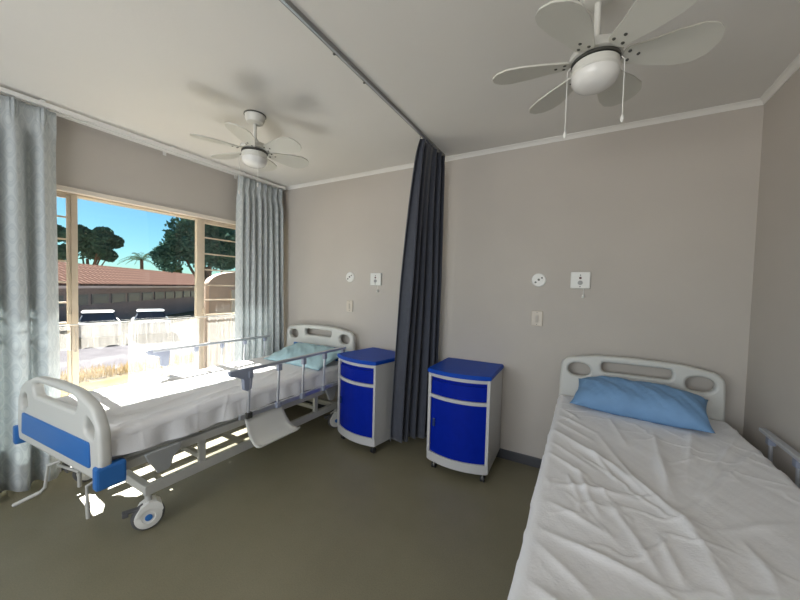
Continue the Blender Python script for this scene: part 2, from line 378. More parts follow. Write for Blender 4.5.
# ------------------------------------------------------------------ curtains
def pleated(name, path_top, path_bot, z_top, z_bot, pleats, amp_top, amp_bot, nrm, m, parent=None, nu=260, nv=40, seed=0, thick=0.0025, heading=True, uscale=1.9):
    """pleated cloth: path_top/bot are 2D end points; folds run out along nrm; pinch-pleat heading at the top"""
    bm = bmesh.new(); uvl = bm.loops.layers.uv.new('UVMap'); rnd = random.Random(seed)
    ph = [rnd.uniform(-.5, .5) for _ in range(pleats + 2)]; wv = [rnd.uniform(.6, 1.25) for _ in range(pleats + 2)]
    a0, a1 = Vector(path_top[0]), Vector(path_top[1]); b0, b1 = Vector(path_bot[0]), Vector(path_bot[1]); nrm = Vector(nrm).normalized()
    Lw = (b1 - b0).length * uscale; V = []
    for j in range(nv + 1):
        tz = j / nv; z = z_top + (z_bot - z_top) * (tz ** 1.15); row = []
        dz = z_top - z
        for i in range(nu + 1):
            s = i / nu; q = s * pleats; k = int(min(q, pleats - 1e-6)); fr = q - k
            p = (a0.lerp(a1, s)).lerp(b0.lerp(b1, s), min(1, tz * 1.0))
            if heading and dz < 0.10:
                w = math.exp(-((fr - .5) / .15) ** 2); sh = amp_top * (w * (0.7 + 0.3 * math.cos((fr - .5) * 44)) - .25)
                pinch = 1
            else: sh = 0; pinch = 0
            mix = 1.0 if not heading else max(0, min(1, (dz - 0.07) / 0.16))
            w1 = wv[k] * (1 - fr) + wv[k + 1] * fr
            body = math.sin(2 * PI * (q + 0.12 * ph[k] * math.sin(PI * fr)) - PI / 2)
            body = math.copysign(abs(body) ** .8, body)
            body2 = .22 * math.sin(2 * PI * q * 2.0 + seed + tz * 1.5) * min(1, tz * 2)
            amp = amp_top + (amp_bot - amp_top) * min(1, tz * 1.5)
            off = sh * (1 - mix) + mix * amp * (body * w1 + body2)
            off += .006 * math.sin(z * 3.1 + i * .05 + seed)
            lat = .10 * (b1 - b0).length / pleats * math.sin(2.3 * z + k * 1.7 + seed) * tz
            d = (p if isinstance(p, Vector) else Vector(p)) + nrm * off
            tang = (b1 - b0).normalized()
            d = d + tang * lat * math.sin(PI * s)
            row.append((bm.verts.new((d.x, d.y, z + (0.006 * math.sin(q * 2 * PI) if j == nv else 0))), s * Lw, z))
        V.append(row)
    for j in range(nv):
        for i in range(nu):
            a, b, c, d = V[j][i], V[j][i + 1], V[j + 1][i + 1], V[j + 1][i]
            f = bm.faces.new((a[0], b[0], c[0], d[0])); f.smooth = True
            for lp, q in zip(f.loops, (a, b, c, d)): lp[uvl].uv = (q[1], q[2])
    me = bpy.data.meshes.new(name); bm.to_mesh(me); bm.free(); me.materials.append(m)
    o = bpy.data.objects.new(name, me); COL.objects.link(o)
    if parent: o.parent = parent
    if thick:
        md = o.modifiers.new('s', 'SOLIDIFY'); md.thickness = thick; md.offset = 0
    return o
cx = XL + 0.12
o = pleated('window_curtain', ((cx, -.62), (cx, .768)), ((cx + .03, -.62), (cx + .03, .778)), 2.435, 0.03, 11, .040, .052, (1, 0), M_DAMASK, nu=420, seed=3)
tag(o, 'grey blue damask curtain hanging left of the window, behind the blue and grey footboard', 'curtain', 'pleated damask curtains at the window')
o = pleated('window_curtain', ((cx, 2.055), (cx, 2.60)), ((cx + .03, 2.02), (cx + .03, 2.63)), 2.435, 0.03, 8, .034, .038, (1, 0), M_DAMASK, nu=320, seed=11)
tag(o, 'grey blue damask curtain hanging right of the window, in the corner by the headboard', 'curtain', 'pleated damask curtains at the window')
# rail over the window: two white channels on brackets
rl = root('curtain_rail', 'white double curtain rail running above the window under the ceiling', 'curtain rail', (XL, 1.0, 2.45))
for nm, x0, z0, z1 in (('front_track', .115, -.004, .022), ('rear_track', .06, .0, .022)):
    bm = bmesh.new(); box(bm, x0, x0 + .022, -2.2, 1.64, z0, z1, .002); obj(nm, bm, M_WHITEPL, rl)
for y in (-1.9, -1.1, -.3, .45, 1.1, 1.6):
    bm = bmesh.new(); box(bm, .0, .14, y - .012, y + .012, .022, .03); box(bm, 0, .006, y - .012, y + .012, -.02, .03); obj('bracket', bm, M_WHITEPL, rl)

# net curtains on the wire across the lower half of the window
def net(name, y0, y1, z0, z1, folds, amp, scallop, label, seed):
    bm = bmesh.new(); uvl = bm.loops.layers.uv.new('UVMap'); nu, nv = 220, 14; V = []
    for j in range(nv + 1):
        row = []
        for i in range(nu + 1):
            s = i / nu; y = y0 + (y1 - y0) * s
            zb = z0 + scallop * abs(math.sin(s * PI * 4.5))
            z = z1 + (zb - z1) * j / nv
            x = XL + .028 + amp * (math.sin(s * 2 * PI * folds) + .5 * math.sin(s * 2 * PI * folds * 2.3 + seed)) * (.6 + .4 * j / nv)
            row.append((bm.verts.new((x, y, z)), y * 1.5, z))
        V.append(row)
    for j in range(nv):
        for i in range(nu):
            q = (V[j][i], V[j][i + 1], V[j + 1][i + 1], V[j + 1][i]); f = bm.faces.new([a[0] for a in q]); f.smooth = True
            for lp, a in zip(f.loops, q): lp[uvl].uv = (a[1], a[2])
    o = obj(name, bm, M_NET); tag(o, label, 'net curtain', 'lace nets across the lower window'); return o
net('net_curtain', .60, 1.215, .835, 1.022, 9, .003, .02, 'short sheer white net with scalloped hem across the left of the lower window', 1)
net('net_curtain', 1.18, 2.14, .47, 1.022, 24, .008, .0, 'long gathered sheer white net across the right of the lower window', 2)
bm = bmesh.new(); tube(bm, [(XL + .028, WY0 + .02, 1.030), (XL + .028, WY1 - .02, 1.030)], .0042, 8)
for y in (WY0 + .0, WY1 - .02): box(bm, XL - .036, XL + .034, y, y + .02, 1.016, 1.036)
tag(obj('curtain_wire', bm, M_WHITEPL), 'thin plastic covered wire holding the lace nets across the window', 'curtain wire')

# divider track on the ceiling and dark divider curtain
TX = -1.086
tk = root('ceiling_track', 'slim metal curtain track screwed to the ceiling between the beds', 'track', (TX, 0, ZC))
bm = bmesh.new(); box(bm, -.009, .009, YF + .1, 2.62, -.006, 0); obj('track_top', bm, M_ALU, tk)
for s in (-1, 1):
    bm = bmesh.new(); box(bm, s * .009 - .0015, s * .009 + .0015, YF + .1, 2.62, -.017, 0); obj('track_side', bm, mat('track_dark_edge', (.30, .30, .29), .4, metal=.5), tk)
bm = bmesh.new(); box(bm, -.005, .005, YF + .1, 2.62, -.018, -.006); obj('track_slot', bm, M_ALU, tk)
for y in (-1.2, -.2, .7, 1.25, 1.5, 2.3):
    bm = bmesh.new(); lathe(bm, [(.004, 0), (.007, .001), (.007, .003), (.003, .004)], 10, (-.028, y, -.006)); obj('screw', bm, M_SCREW, tk)
# cloth
def divider():
    bm = bmesh.new(); uvl = bm.loops.layers.uv.new('UVMap'); nu, nv = 300, 44; V = []
    T0, T1 = Vector((-1.098, 2.19)), Vector((-1.080, 2.60)); B0, B1 = Vector((-1.30, 2.24)), Vector((-1.09, 2.60)); F = 6
    for j in range(nv + 1):
        t = j / nv; z = 2.470 + (.10 - 2.470) * t; row = []
        for i in range(nu + 1):
            s = i / nu; e = min(1, t * 1.05) ** .62
            p = T0.lerp(T1, s).lerp(B0.lerp(B1, s), e); n = Vector((-.92, .38)).normalized()
            amp = .018 + .034 * min(1, t * 2.2)
            if t < .04: amp = .013
            w = math.sin(2 * PI * F * s + .6 * math.sin(2.1 * t + s * 5)); w = math.copysign(abs(w) ** .7, w)
            off = amp * w * (0.75 + .35 * math.sin(s * 9 + 1)) + .006 * math.sin(5 * t + s * 30)
            q = p + n * off
            zz = z + (.012 * math.sin(s * 20) if j == nv else 0)
            row.append((bm.verts.new((q.x, min(q.y, YB - .03), zz)), s * 2.4, z))
        V.append(row)
    for j in range(nv):
        for i in range(nu):
            q = (V[j][i], V[j][i + 1], V[j + 1][i + 1], V[j + 1][i]); f = bm.faces.new([a[0] for a in q]); f.smooth = True
            for lp, a in zip(f.loops, q): lp[uvl].uv = (a[1], a[2])
    me = bpy.data.meshes.new('divider_curtain'); bm.to_mesh(me); bm.free(); me.materials.append(M_DIV)
    o = bpy.data.objects.new('divider_curtain', me); COL.objects.link(o)
    md = o.modifiers.new('s', 'SOLIDIFY'); md.thickness = .003; md.offset = 0
    tag(o, 'dark charcoal navy divider curtain gathered between the two blue cabinets', 'curtain')
divider()

# ------------------------------------------------------------------ hospital bed
def headfoot(parent, name, w, z0, zt, y, face, is_foot, rz=0.0):
    h = w / 2
    sh = 0.075 if not is_foot else 0.10
    out = [(-h + .015, z0), (h - .015, z0), (h, z0 + .12), (h - .012, zt - sh), (h - .05, zt - sh + .04), (h * .52, zt - .004), (0, zt + .004), (-h * .52, zt - .004), (-h + .05, zt - sh + .04), (-h + .012, zt - sh), (-h, z0 + .12)]
    rad = [.03, .03, .05, .06, .06, .3, .5, .3, .06, .06, .05]
    if is_foot:
        out = [(-h + .015, z0), (h - .015, z0), (h, z0 + .10), (h - .010, zt - .17), (h - .075, zt - .065), (h * .50, zt - .006), (0, zt + .004), (-h * .50, zt - .006), (-h + .075, zt - .065), (-h + .010, zt - .17), (-h, z0 + .10)]
        rad = [.03, .03, .05, .10, .13, .3, .5, .3, .13, .10, .05]
    holes = []
    if is_foot:
        holes.append(rounded([(-.245, zt - .115), (.245, zt - .115), (.275, zt - .055), (.20, zt - .035), (-.20, zt - .035), (-.275, zt - .055)], .03))
        for s in (-1, 1): holes.append(rounded([(s * (h - .155), zt - .195), (s * (h - .062), zt - .225), (s * (h - .062), zt - .155), (s * (h - .135), zt - .105)], .030))
    else:
        holes.append(rounded([(-.185, zt - .108), (.185, zt - .108), (.19, zt - .042), (-.19, zt - .042)], .028))
        for s in (-1, 1): holes.append(ellipse(s * (h - .125), zt - .112, .068, .046, 26, 2.3))
    b = board(name, rounded(out, rad), holes, .052, .016, M_GREYPL, parent, (0, y, 0), rz)
    # raised blue panel, both faces
    pz0, pz1 = (z0 + .055, zt - .235) if is_foot else (z0 + .17, zt - .205)
    hw = h - (.085 if is_foot else .125)
    for s in (-1, 1):
        pl = rounded([(-hw, pz0), (hw, pz0), (hw - .01, pz1), (-hw + .01, pz1)], .018)
        p = board('blue_panel', pl, [], .012, .004, M_BLUEPL, b, (0, s * .027, 0), 0)
    return b

def caster():
    """wheel centre at x=0; twin wheel caster, top of stem at z=.19"""
    c = bpy.data.objects.new('caster', None); COL.objects.link(c); c.empty_display_size = .05; c.scale = (1.12, 1.12, 1.12)
    bm = bmesh.new(); lathe(bm, [(.045, -.014), (.062, -.014), (.067, -.008), (.067, .008), (.062, .014), (.045, .014)], 32, (0, 0, .067), 'x'); obj('tyre', bm, M_TYRE, c, True)
    for s in (-1, 1):
        bm = bmesh.new(); lathe(bm, [(.056, s * .012), (.054, s * .022), (.028, s * .027), (.026, s * .024), (.018, s * .024)], 28, (0, 0, .067), 'x'); obj('wheel_cover', bm, M_WHITEPL, c, True)
        bm = bmesh.new(); lathe(bm, [(.015, s * .022), (.015, s * .0285), (.011, s * .029)], 20, (0, 0, .067), 'x'); obj('hub', bm, M_BLUEPL, c, True)
    bm = bmesh.new()
    prof = [(-.052, .085), (-.030, .125), (.0, .142), (.032, .138), (.052, .118), (.058, .092), (.052, .082), (.036, .10), (0, .112), (-.026, .098), (-.040, .078)]
    fr = [bm.verts.new((-.032, y, z)) for y, z in prof]; bk = [bm.verts.new((.032, y, z)) for y, z in prof]; n = len(prof)
    for k in range(n): bm.faces.new((fr[k], fr[(k + 1) % n], bk[(k + 1) % n], bk[k]))
    bm.faces.new(fr); bm.faces.new(bk[::-1]); obj('wheel_guard', bm, M_WHITEPL, c)
    bm = bmesh.new(); box(bm, -.012, .012, -.085, -.035, .108, .120, .003); box(bm, -.018, .018, -.098, -.075, .098, .118, .004); obj('brake_pedal', bm, M_TYRE, c)
    bm = bmesh.new(); lathe(bm, [(.014, .135), (.014, .195)], 16, (0, 0, 0)); obj('stem', bm, M_STEEL, c, True)
    return c
CASTER = None
def side_rail(bed, x, y0, y1, zt, zb, side, bracket=True):
    """aluminium side rail: top bar, posts with plastic caps, lower bar; side=+1/-1 outward"""
    rl = bpy.data.objects.new('side_rail', None); COL.objects.link(rl); rl.parent = bed; rl.location = (x, 0, 0)
    bm = bmesh.new(); tube(bm, [(0, y0, zt), (0, y1, zt)], 0, sq=(.030, .020)); obj('top_bar', bm, M_ALU, rl)
    bm = bmesh.new(); tube(bm, [(0, y0 + .04, zb), (0, y1 + .03, zb)], 0, sq=(.022, .034)); obj('lower_bar', bm, M_ALU, rl)
    ys = [y0 + .105 + k * (y1 - y0 - .15) / 4 for k in range(5)]
    for k, y in enumerate(ys):
        bm = bmesh.new(); tube(bm, [(side * .014, y - .012, zb + .0), (side * .014, y, zt - .02)], .0085, 10); obj('post', bm, M_ALU, rl, True)
        bm = bmesh.new(); box(bm, side * .014 - .014, side * .014 + .014, y - .016, y + .016, zt - .055, zt - .008, .004); obj('post_cap', bm, M_BRKT, rl)
        bm = bmesh.new(); box(bm, side * .014 - .012, side * .014 + .016, y - .028, y + .012, zb - .018, zb + .022, .005); obj('pivot', bm, M_BRKT if k else M_SCREW, rl)
    if bracket:
        hk = rounded([(-.045, .012), (.12, .012), (.125, -.03), (.115, -.13), (.085, -.14), (.06, -.125), (.055, -.055), (.01, -.035), (-.03, -.022)], .012, 4)
        b = board('end_bracket', hk, [], .030, .005, M_BRKT, rl, (side * .006, y0 + .0, zt), PI / 2)
    return rl

def crank(bed, shaft, arm, grip):
    """folding crank: shaft from under the deck, bent arm, grip; points relative to the bed"""
    c = bpy.data.objects.new('crank', None); COL.objects.link(c); c.parent = bed; o = Vector(shaft[-1]); c.location = o
    for nm, pts, r, mm in (('shaft', shaft, .009, M_STEEL), ('arm', arm, .0075, M_STEEL), ('grip', grip, .0100, M_STEEL)):
        bm = bmesh.new(); tube(bm, [Vector(p) - o for p in pts], r, 12); obj(nm, bm, mm, c, True)
    return c

def bed(label, x, y, w, foot_rz, rails, tray, bl):
    """origin: floor under the middle of the footboard; the head is at +y"""
    global CASTER
    t = root('hospital_bed', label, 'bed', (x, y, 0), 0, 'adjustable hospital beds'); h = w / 2
    headfoot(t, 'headboard', w, .38, .932, bl, -1, False)
    headfoot(t, 'footboard', w + .02, .385, .80, 0, -1, True, foot_rz)
    # corner bumpers under the footboard
    for s in (-1, 1):
        bm = bmesh.new(); box(bm, s * h - .040, s * h + .012, .0 + s * foot_rz * h - .040, .080 + s * foot_rz * h, .352, .462, .012); obj('corner_bumper', bm, M_BLUEPL, t)
    # mattress deck: frame rails, cross bars and four perforated sections
    bm = bmesh.new()
    for s in (-1, 1): box(bm, s * (h - .05) - .018, s * (h - .05) + .018, .03, bl - .03, .385, .430, .004)
    for yy in (.05, bl - .09): box(bm, -h + .05, h - .05, yy, yy + .04, .385, .430, .004)
    obj('deck_frame', bm, M_STEEL, t)
    for a, b in ((.06, .50), (.52, .90), (.92, 1.15), (1.17, bl - .07)):
        bm = bmesh.new(); box(bm, -h + .06, h - .06, a, b, .432, .448, .003)
        for k in range(3): yy = a + (b - a) * (k + .5) / 3; box(bm, -h + .10, h - .10, yy - .012, yy + .012, .412, .433)
        obj('deck_section', bm, M_GREYPL, t)
    # base: long beams, cross bars
    bx = h - .065; y0, y1 = .235, bl - .20
    bm = bmesh.new()
    for s in (-1, 1): box(bm, s * bx - .016, s * bx + .016, y0 - .02, y1 + .02, .19, .245, .004)
    for yy in (y0, y1): box(bm, -bx, bx, yy - .018, yy + .018, .195, .240, .004)
    obj('base_frame', bm, M_STEEL, t)
    for yy, d in ((.52, -1), (1.50, 1)):
        for s in (-1, 1):
            bm = bmesh.new(); box(bm, s * bx - .012, s * bx + .012, yy - .02, yy + .02, .24, .425, .003); box(bm, s * bx - .012, s * bx + .012, min(yy, yy + d * .14), max(yy, yy + d * .14), .392, .428, .003); obj('upright', bm, M_STEEL, t)
        bm = bmesh.new(); box(bm, -bx + .012, bx - .012, yy - .014, yy + .014, .265, .295, .003); obj('cross_bar', bm, M_STEEL, t)
    if CASTER is None: CASTER = caster(); CASTER.parent = t; CASTER.location = (bx, y0, 0); CASTER.rotation_euler = (0, 0, -.30); first = True
    else: first = False
    for s, yy, a in ((1, y0, -.30), (-1, y0, .1), (1, y1, -.5), (-1, y1, -.3)):
        if first and s == 1 and yy == y0: continue
        c = copy_tree(CASTER, t); c.location = (s * bx, yy, 0); c.rotation_euler = (0, 0, a)
    # mattress retaining brackets
    for s in (-1, 1):
        for yy in (.27, 1.62):
            b = board('mattress_bracket', rounded([(-.085, .452), (.095, .452), (.085, .42), (.05, .385), (.04, .345), (.025, .328), (-.025, .328), (-.04, .36), (-.07, .41)], .010, 4), [], .02, .004, mat('bracket_grey', (.34, .35, .35), .5), t, (s * (h + .012), yy, 0), PI / 2)
    for s, zt, zb in rails: side_rail(t, s * (h + .055 if s > 0 else h + .02), .65, 1.745, zt, zb, s)
    crank(t, [(.02, .40, .38), (.02, -.01, .37)], [(.02, .0, .37), (-.01, -.045, .355), (-.015, -.055, .24), (-.03, -.07, .215)], [(-.03, -.07, .215), (-.10, -.15, .165)])
    crank(t, [(-.14, .40, .37), (-.14, .03, .30)], [(-.14, .04, .30), (-.10, .02, .298), (.10, .03, .325), (.13, .04, .32)], [(.13, .04, .32), (.115, .045, .235)])
    crank(t, [(.36, .40, .38), (.36, .03, .35)], [(.36, .04, .352), (.362, .0, .34), (.352, .005, .25)], [(.352, .005, .25), (.348, .01, .17)])
    if tray:
        bm = bmesh.new(); prof = [(.0, .475), (.028, .425), (.052, .375), (.08, .335), (.12, .305), (.155, .296), (.168, .302)]
        ya, yb = .735, 1.03; n = 14; V = []
        for i in range(n + 1):
            s = i / n; row = []
            for k, (px_, z) in enumerate(prof):
                cor = .012 if i in (0, n) else 0
                fl = (k / 6) * .05
                row.append(bm.verts.new((h + .028 + px_, ya - fl * .3 + (yb - ya + fl * 1.3) * s, z + cor)))
            V.append(row)
        for i in range(n):
            for k in range(len(prof) - 1): bm.faces.new((V[i][k], V[i + 1][k], V[i + 1][k + 1], V[i][k + 1]))
        o = obj('side_tray', bm, M_GREYPL, t, True); md = o.modifiers.new('s', 'SOLIDIFY'); md.thickness = .010
    return t

BX1, BY1, BW1, BL1 = -2.445, .615, .965, 1.975
bed('grey and blue hospital bed beside the window with raised side rails', BX1, BY1, BW1, math.radians(4.0), [(1, .790, .485), (-1, .800, .485)], True, BL1)
BX2, BY2, BW2, BL2 = .305, .555, .885, 2.035
bed('grey hospital bed beside the right wall, its headboard behind the bright blue pillow', BX2, BY2, BW2, 0, [(1, .690, .45)], False, BL2)

# mattresses
def mattress(x0, x1, y0, y1, z0, z1, label):
    bm = bmesh.new(); box(bm, -(x1 - x0) / 2, (x1 - x0) / 2, -(y1 - y0) / 2, (y1 - y0) / 2, 0, z1 - z0, .03, 3)
    tag(obj('mattress', bm, M_MATT, None, True, ((x0 + x1) / 2, (y0 + y1) / 2, z0)), label, 'mattress', 'mattresses under white sheets')
mattress(-2.885, -2.005, .66, 2.54, .450, .588, 'grey mattress under the white sheet on the bed by the window')
mattress(-.115, .735, .62, 2.545, .450, .618, 'grey mattress under the crumpled white sheet on the bed by the right wall')

def dist_seg(px, py, a, b):
    ax, ay = a; bx, by = b; dx, dy = bx - ax, by - ay; L = dx * dx + dy * dy
    t = max(0, min(1, ((px - ax) * dx + (py - ay) * dy) / L)); qx, qy = ax + t * dx, ay + t * dy
    cr = (px - ax) * dy - (py - ay) * dx
    return math.hypot(px - qx, py - qy), t, cr
def sheet(name, x0, x1, y0, y1, zt, zl, zr, ridges, label, flare_l, flare_r, seed, nx=230, ny=300, fine=0.0012, folds=.006):
    """sheet laid over a mattress: path across = left hang, rounded edge, top, rounded edge, right hang"""
    bm = bmesh.new(); R0 = .035; rnd = random.Random(seed)
    dl, dr = zt - R0 - zl, zt - R0 - zr; W_ = x1 - x0 - 2 * R0; arc = R0 * PI / 2; tot = dl + dr + W_ + 2 * arc; V = []
    for j in range(ny + 1):
        y = y0 + (y1 - y0) * j / ny; row = []
        for i in range(nx + 1):
            s = tot * i / nx
            hem_l = .018 * hnoise(y * 3, 1, seed) + .01; hem_r = .018 * hnoise(y * 3, 2, seed + 4) + .01
            if s < dl:
                k = 1 - s / dl; wv = flare_l * k ** 1.2 + .012 * k * math.sin(y * 21 + 2 * math.sin(y * 5 + seed)) + .004 * math.sin(y * 47 + seed)
                x = x0 - wv; z = zl + s + hem_l * k; n = (-1, 0)
            elif s < dl + arc:
                a = (s - dl) / R0; x = x0 + R0 - R0 * math.cos(a); z = zt - R0 + R0 * math.sin(a); n = (-math.cos(a), math.sin(a))
            elif s < dl + arc + W_: x = x0 + R0 + s - dl - arc; z = zt; n = (0, 1)
            elif s < dl + 2 * arc + W_:
                a = (s - dl - arc - W_) / R0; x = x1 - R0 + R0 * math.sin(a); z = zt - R0 + R0 * math.cos(a); n = (math.sin(a), math.cos(a))
            else:
                q = s - dl - 2 * arc - W_; k = q / dr; wv = flare_r * k ** 1.2 + .012 * k * math.sin(y * 19 + 2 * math.sin(y * 4 + seed)) + .004 * math.sin(y * 43 + seed)
                x = x1 + wv; z = zt - R0 - q + hem_r * k; n = (1, 0)
            hgt = fine * (hnoise(x * 9, y * 9, seed) + .7 * hnoise(x * 21 + 3, y * 17, seed + 2)) + .003 * hnoise(x * 2.5, y * 2.2, seed + 5)
            for pl, wdt, amp in ridges:
                best = None; nseg = len(pl) - 1
                for q_, (a, b) in enumerate(zip(pl, pl[1:])):
                    d, t, cr = dist_seg(x, y, a, b)
                    if best is None or d < best[0]: best = (d, (q_ + t) / nseg, cr)
                d, tt, cr = best; w2 = wdt * 1.7
                if d < w2 * 3.2:
                    tp = math.sin(PI * min(1, max(0, tt * .86 + .07))) ** .8
                    d2 = d * (1 + (.35 if cr > 0 else -.2))
                    hgt += amp * 1.15 * tp * (math.exp(-d2 / (wdt * .9)) * .75 + .5 * math.exp(-(d / w2) ** 2)) * (.8 + .2 * math.sin(x * 23 + y * 19))
            if folds:
                wx, wy = x + .03 * hnoise(x * 4, y * 4, 7), y + .03 * hnoise(x * 5, y * 3, 8)
                k1 = 1 - abs(math.sin(wx * 22 + wy * 15 + 1.3 * hnoise(wx * 6, wy * 6, 3))); k2 = 1 - abs(math.sin(wx * 9 - wy * 21 + 1.5 * hnoise(wx * 5, wy * 7, 5)))
                m1 = max(0, hnoise(x * 3.1, y * 2.7, 11)); m2 = max(0, hnoise(x * 2.3, y * 3.3, 17))
                hgt += folds * (k1 ** 5 * m1 + k2 ** 6 * m2)
            en = min(1, j / 5, (ny - j) / 5)
            x += n[0] * hgt; z += n[1] * hgt - (1 - en) * .035
            row.append(bm.verts.new((x, y, z)))
        V.append(row)
    for j in range(ny):
        for i in range(nx): bm.faces.new((V[j][i], V[j][i + 1], V[j + 1][i + 1], V[j + 1][i])).smooth = True
    for row in (V[0], V[-1]):   # tucked ends
        lo = [bm.verts.new((v.co.x * .995 + (x0 + x1) / 2 * .005, v.co.y + (.006 if row is V[0] else -.006), min(v.co.z, zt - .11))) for v in row]
        for i in range(nx): bm.faces.new((row[i], row[i + 1], lo[i + 1], lo[i])).smooth = True
    o = obj(name, bm, M_SHEET, None, False)
    for p in o.data.polygons: p.use_smooth = True
    md = o.modifiers.new('s', 'SOLIDIFY'); md.thickness = .002; md.offset = 1
    tag(o, label, 'sheet', 'white bed sheets')
    return o
R2 = [([(0.72, 2.31), (0.38, 1.52)], .011, .010), ([(0.78, 2.22), (0.32, 1.38)], .010, .009), ([(0.53, 2.27), (0.37, 1.62)], .013, .010),
 ([(0.33, 2.0), (0.3, 1.58), (0.28, 1.43)], .012, .011), ([(0.09, 1.9), (0.19, 1.51), (0.24, 1.43), (0.31, 1.27)], .012, .013),
 ([(0.29, 1.36), (0.32, 1.19), (0.33, 1.02)], .026, .020), ([(0.34, 2.13), (0.3, 1.66), (0.3, 1.44)], .014, .010),
 ([(-0.08, 1.05), (0.15, 1.0), (0.26, .94)], .010, .010), ([(-0.12, 1.86), (0.13, 1.59), (0.23, 1.39)], .012, .011),
 ([(0.43, 1.31), (0.44, 1.17), (0.42, 1.05)], .012, .010), ([(0.15, 1.17), (0.2, 1.0)], .008, .008), ([(0.22, 1.2), (0.24, 1.02)], .008, .008),
 ([(-0.09, 0.99), (0.06, 0.86)], .010, .008), ([(-0.08, 1.32), (0.08, 1.37), (0.2, 1.37)], .012, .009), ([(-0.11, 1.70), (0.06, 1.52)], .008, .008),
 ([(-0.11, 1.58), (0.03, 1.44)], .008, .007), ([(-0.0, 1.52), (0.04, 1.3), (0.07, 1.2)], .009, .008), ([(.5, 2.2), (.44, 1.9)], .014, .006),
 ([(-.1, 1.98), (.05, 1.83)], .009, .007), ([(-.1, 2.1), (.08, 1.93)], .010, .007), ([(-.09, 2.22), (.0, 2.08)], .009, .006), ([(.15, 2.2), (.2, 1.85)], .012, .008),
 ([(.6, 1.5), (.38, 1.32)], .012, .005), ([(.62, 1.25), (.45, 1.0)], .014, .008), ([(-.07, 1.2), (.10, 1.12)], .009, .008), ([(.05, 1.7), (.14, 1.45)], .008, .008),
 ([(-.03, 1.42), (.02, 1.24)], .007, .006), ([(.1, 1.3), (.16, 1.14)], .008, .006), ([(-.08, .84), (.1, .74)], .012, .008), ([(.2, .95), (.1, .8)], .012, .008)]
sheet('bed_sheet', -.130, .752, .60, 2.553, .634, .36, .46, R2, 'crumpled white sheet on the bed by the right wall under the blue pillow', .030, .01, 2, folds=.009)
rr = random.Random(5); R1 = []
for k in range(20):
    y = rr.uniform(.75, 2.3); x = rr.uniform(-2.75, -2.0); L = rr.uniform(.12, .4); a = rr.uniform(.9, 2.2)
    R1.append(([(x, y), (x + L * math.cos(a) * .6, y + L * math.sin(a))], rr.uniform(.010, .022), rr.uniform(.003, .008)))
R1.append(([(-2.05, .78), (-2.12, 1.2), (-2.2, 1.7)], .02, .008)); R1.append(([(-2.0, 1.0), (-2.04, 1.5)], .018, .007))
sheet('bed_sheet', -2.900, -1.99, .648, 2.548, .602, .50, .462, R1, 'white sheet on the sunlit bed by the window under the pale teal pillow', .01, .014, 9)

# pillows
def pillow(name, w, d, t, m, loc, rot, label, seed, sag=.0):
    bm = bmesh.new(); n, k = 70, 44; top = []; bot = []
    for j in range(k + 1):
        v = -1 + 2 * j / k; a = []; b = []
        for i in range(n + 1):
            u = -1 + 2 * i / n
            e = (1 - abs(u) ** 3.2) ** .62 * (1 - abs(v) ** 2.6) ** .62 if abs(u) < 1 and abs(v) < 1 else 0
            pinch = 1 - .07 * (1 - abs(u) ** 2) * abs(v) ** 4
            pin2 = 1 - .06 * (1 - abs(v) ** 2) * abs(u) ** 6
            x = u * w / 2 * pin2; y = v * d / 2 * pinch
            edge = max(abs(u), abs(v)) ** 6
            wr = .010 * hnoise(x * 16, y * 20, seed) * e + .007 * edge * math.sin(x * 50 + y * 40 + seed) * (e > 0)
            zz = -sag * u * u
            a.append(bm.verts.new((x, y, zz + t * .62 * e + wr))); b.append(a[-1] if e == 0 else bm.verts.new((x, y, zz - t * .38 * e + wr * .3)))
        top.append(a); bot.append(b)
    for j in range(k):
        for i in range(n):
            bm.faces.new((top[j][i], top[j][i + 1], top[j + 1][i + 1], top[j + 1][i])).smooth = True
            try: bm.faces.new((bot[j][i], bot[j + 1][i], bot[j + 1][i + 1], bot[j][i + 1])).smooth = True
            except ValueError: pass
    o = obj(name, bm, m, None, False, loc); o.rotation_euler = rot
    for p in o.data.polygons: p.use_smooth = True
    tag(o, label, 'pillow', 'pillows on the hospital beds'); return o
pillow('pillow', .66, .31, .17, M_PILB, (.292, 2.375, .712), (math.radians(18), math.radians(0), math.radians(-8)), 'bright blue pillow leaning on the headboard of the bed by the right wall', 1)
pillow('pillow', .76, .44, .10, M_PILT, (-2.36, 2.33, .668), (math.radians(14), 0, math.radians(-2)), 'pale teal pillow leaning on the headboard of the bed by the window', 4)

# ------------------------------------------------------------------ bedside cabinets
def arc_pts(x0, x1, yb, bow, n=16, back=True):
    """plan outline: straight back at y=yb, front bows towards -y; front corners at y=0"""
    pts = []
    for k in range(n + 1):
        s = k / n; pts.append((x0 + (x1 - x0) * s, -bow * (1 - (2 * s - 1) ** 2)))
    return pts
def prism(bm, pts, z0, z1, bev=0):
    b = bmesh.new(); lo = [b.verts.new((x, y, z0)) for x, y in pts]; hi = [b.verts.new((x, y, z1)) for x, y in pts]; n = len(pts)
    for k in range(n): b.faces.new((lo[k], lo[(k + 1) % n], hi[(k + 1) % n], hi[k]))
    b.faces.new(lo[::-1]); b.faces.new(hi)
    if bev: bmesh.ops.bevel(b, geom=[e for e in b.edges if abs(e.verts[0].co.z - e.verts[1].co.z) < 1e-6], offset=bev, segments=3, affect='EDGES')
    join(bm, b)
def shell(x0, x1, yo, th, bow):
    f = arc_pts(x0, x1, 0, bow); f = [(x, y + yo) for x, y in f]; return f + [(x, y + th) for x, y in reversed(f)]
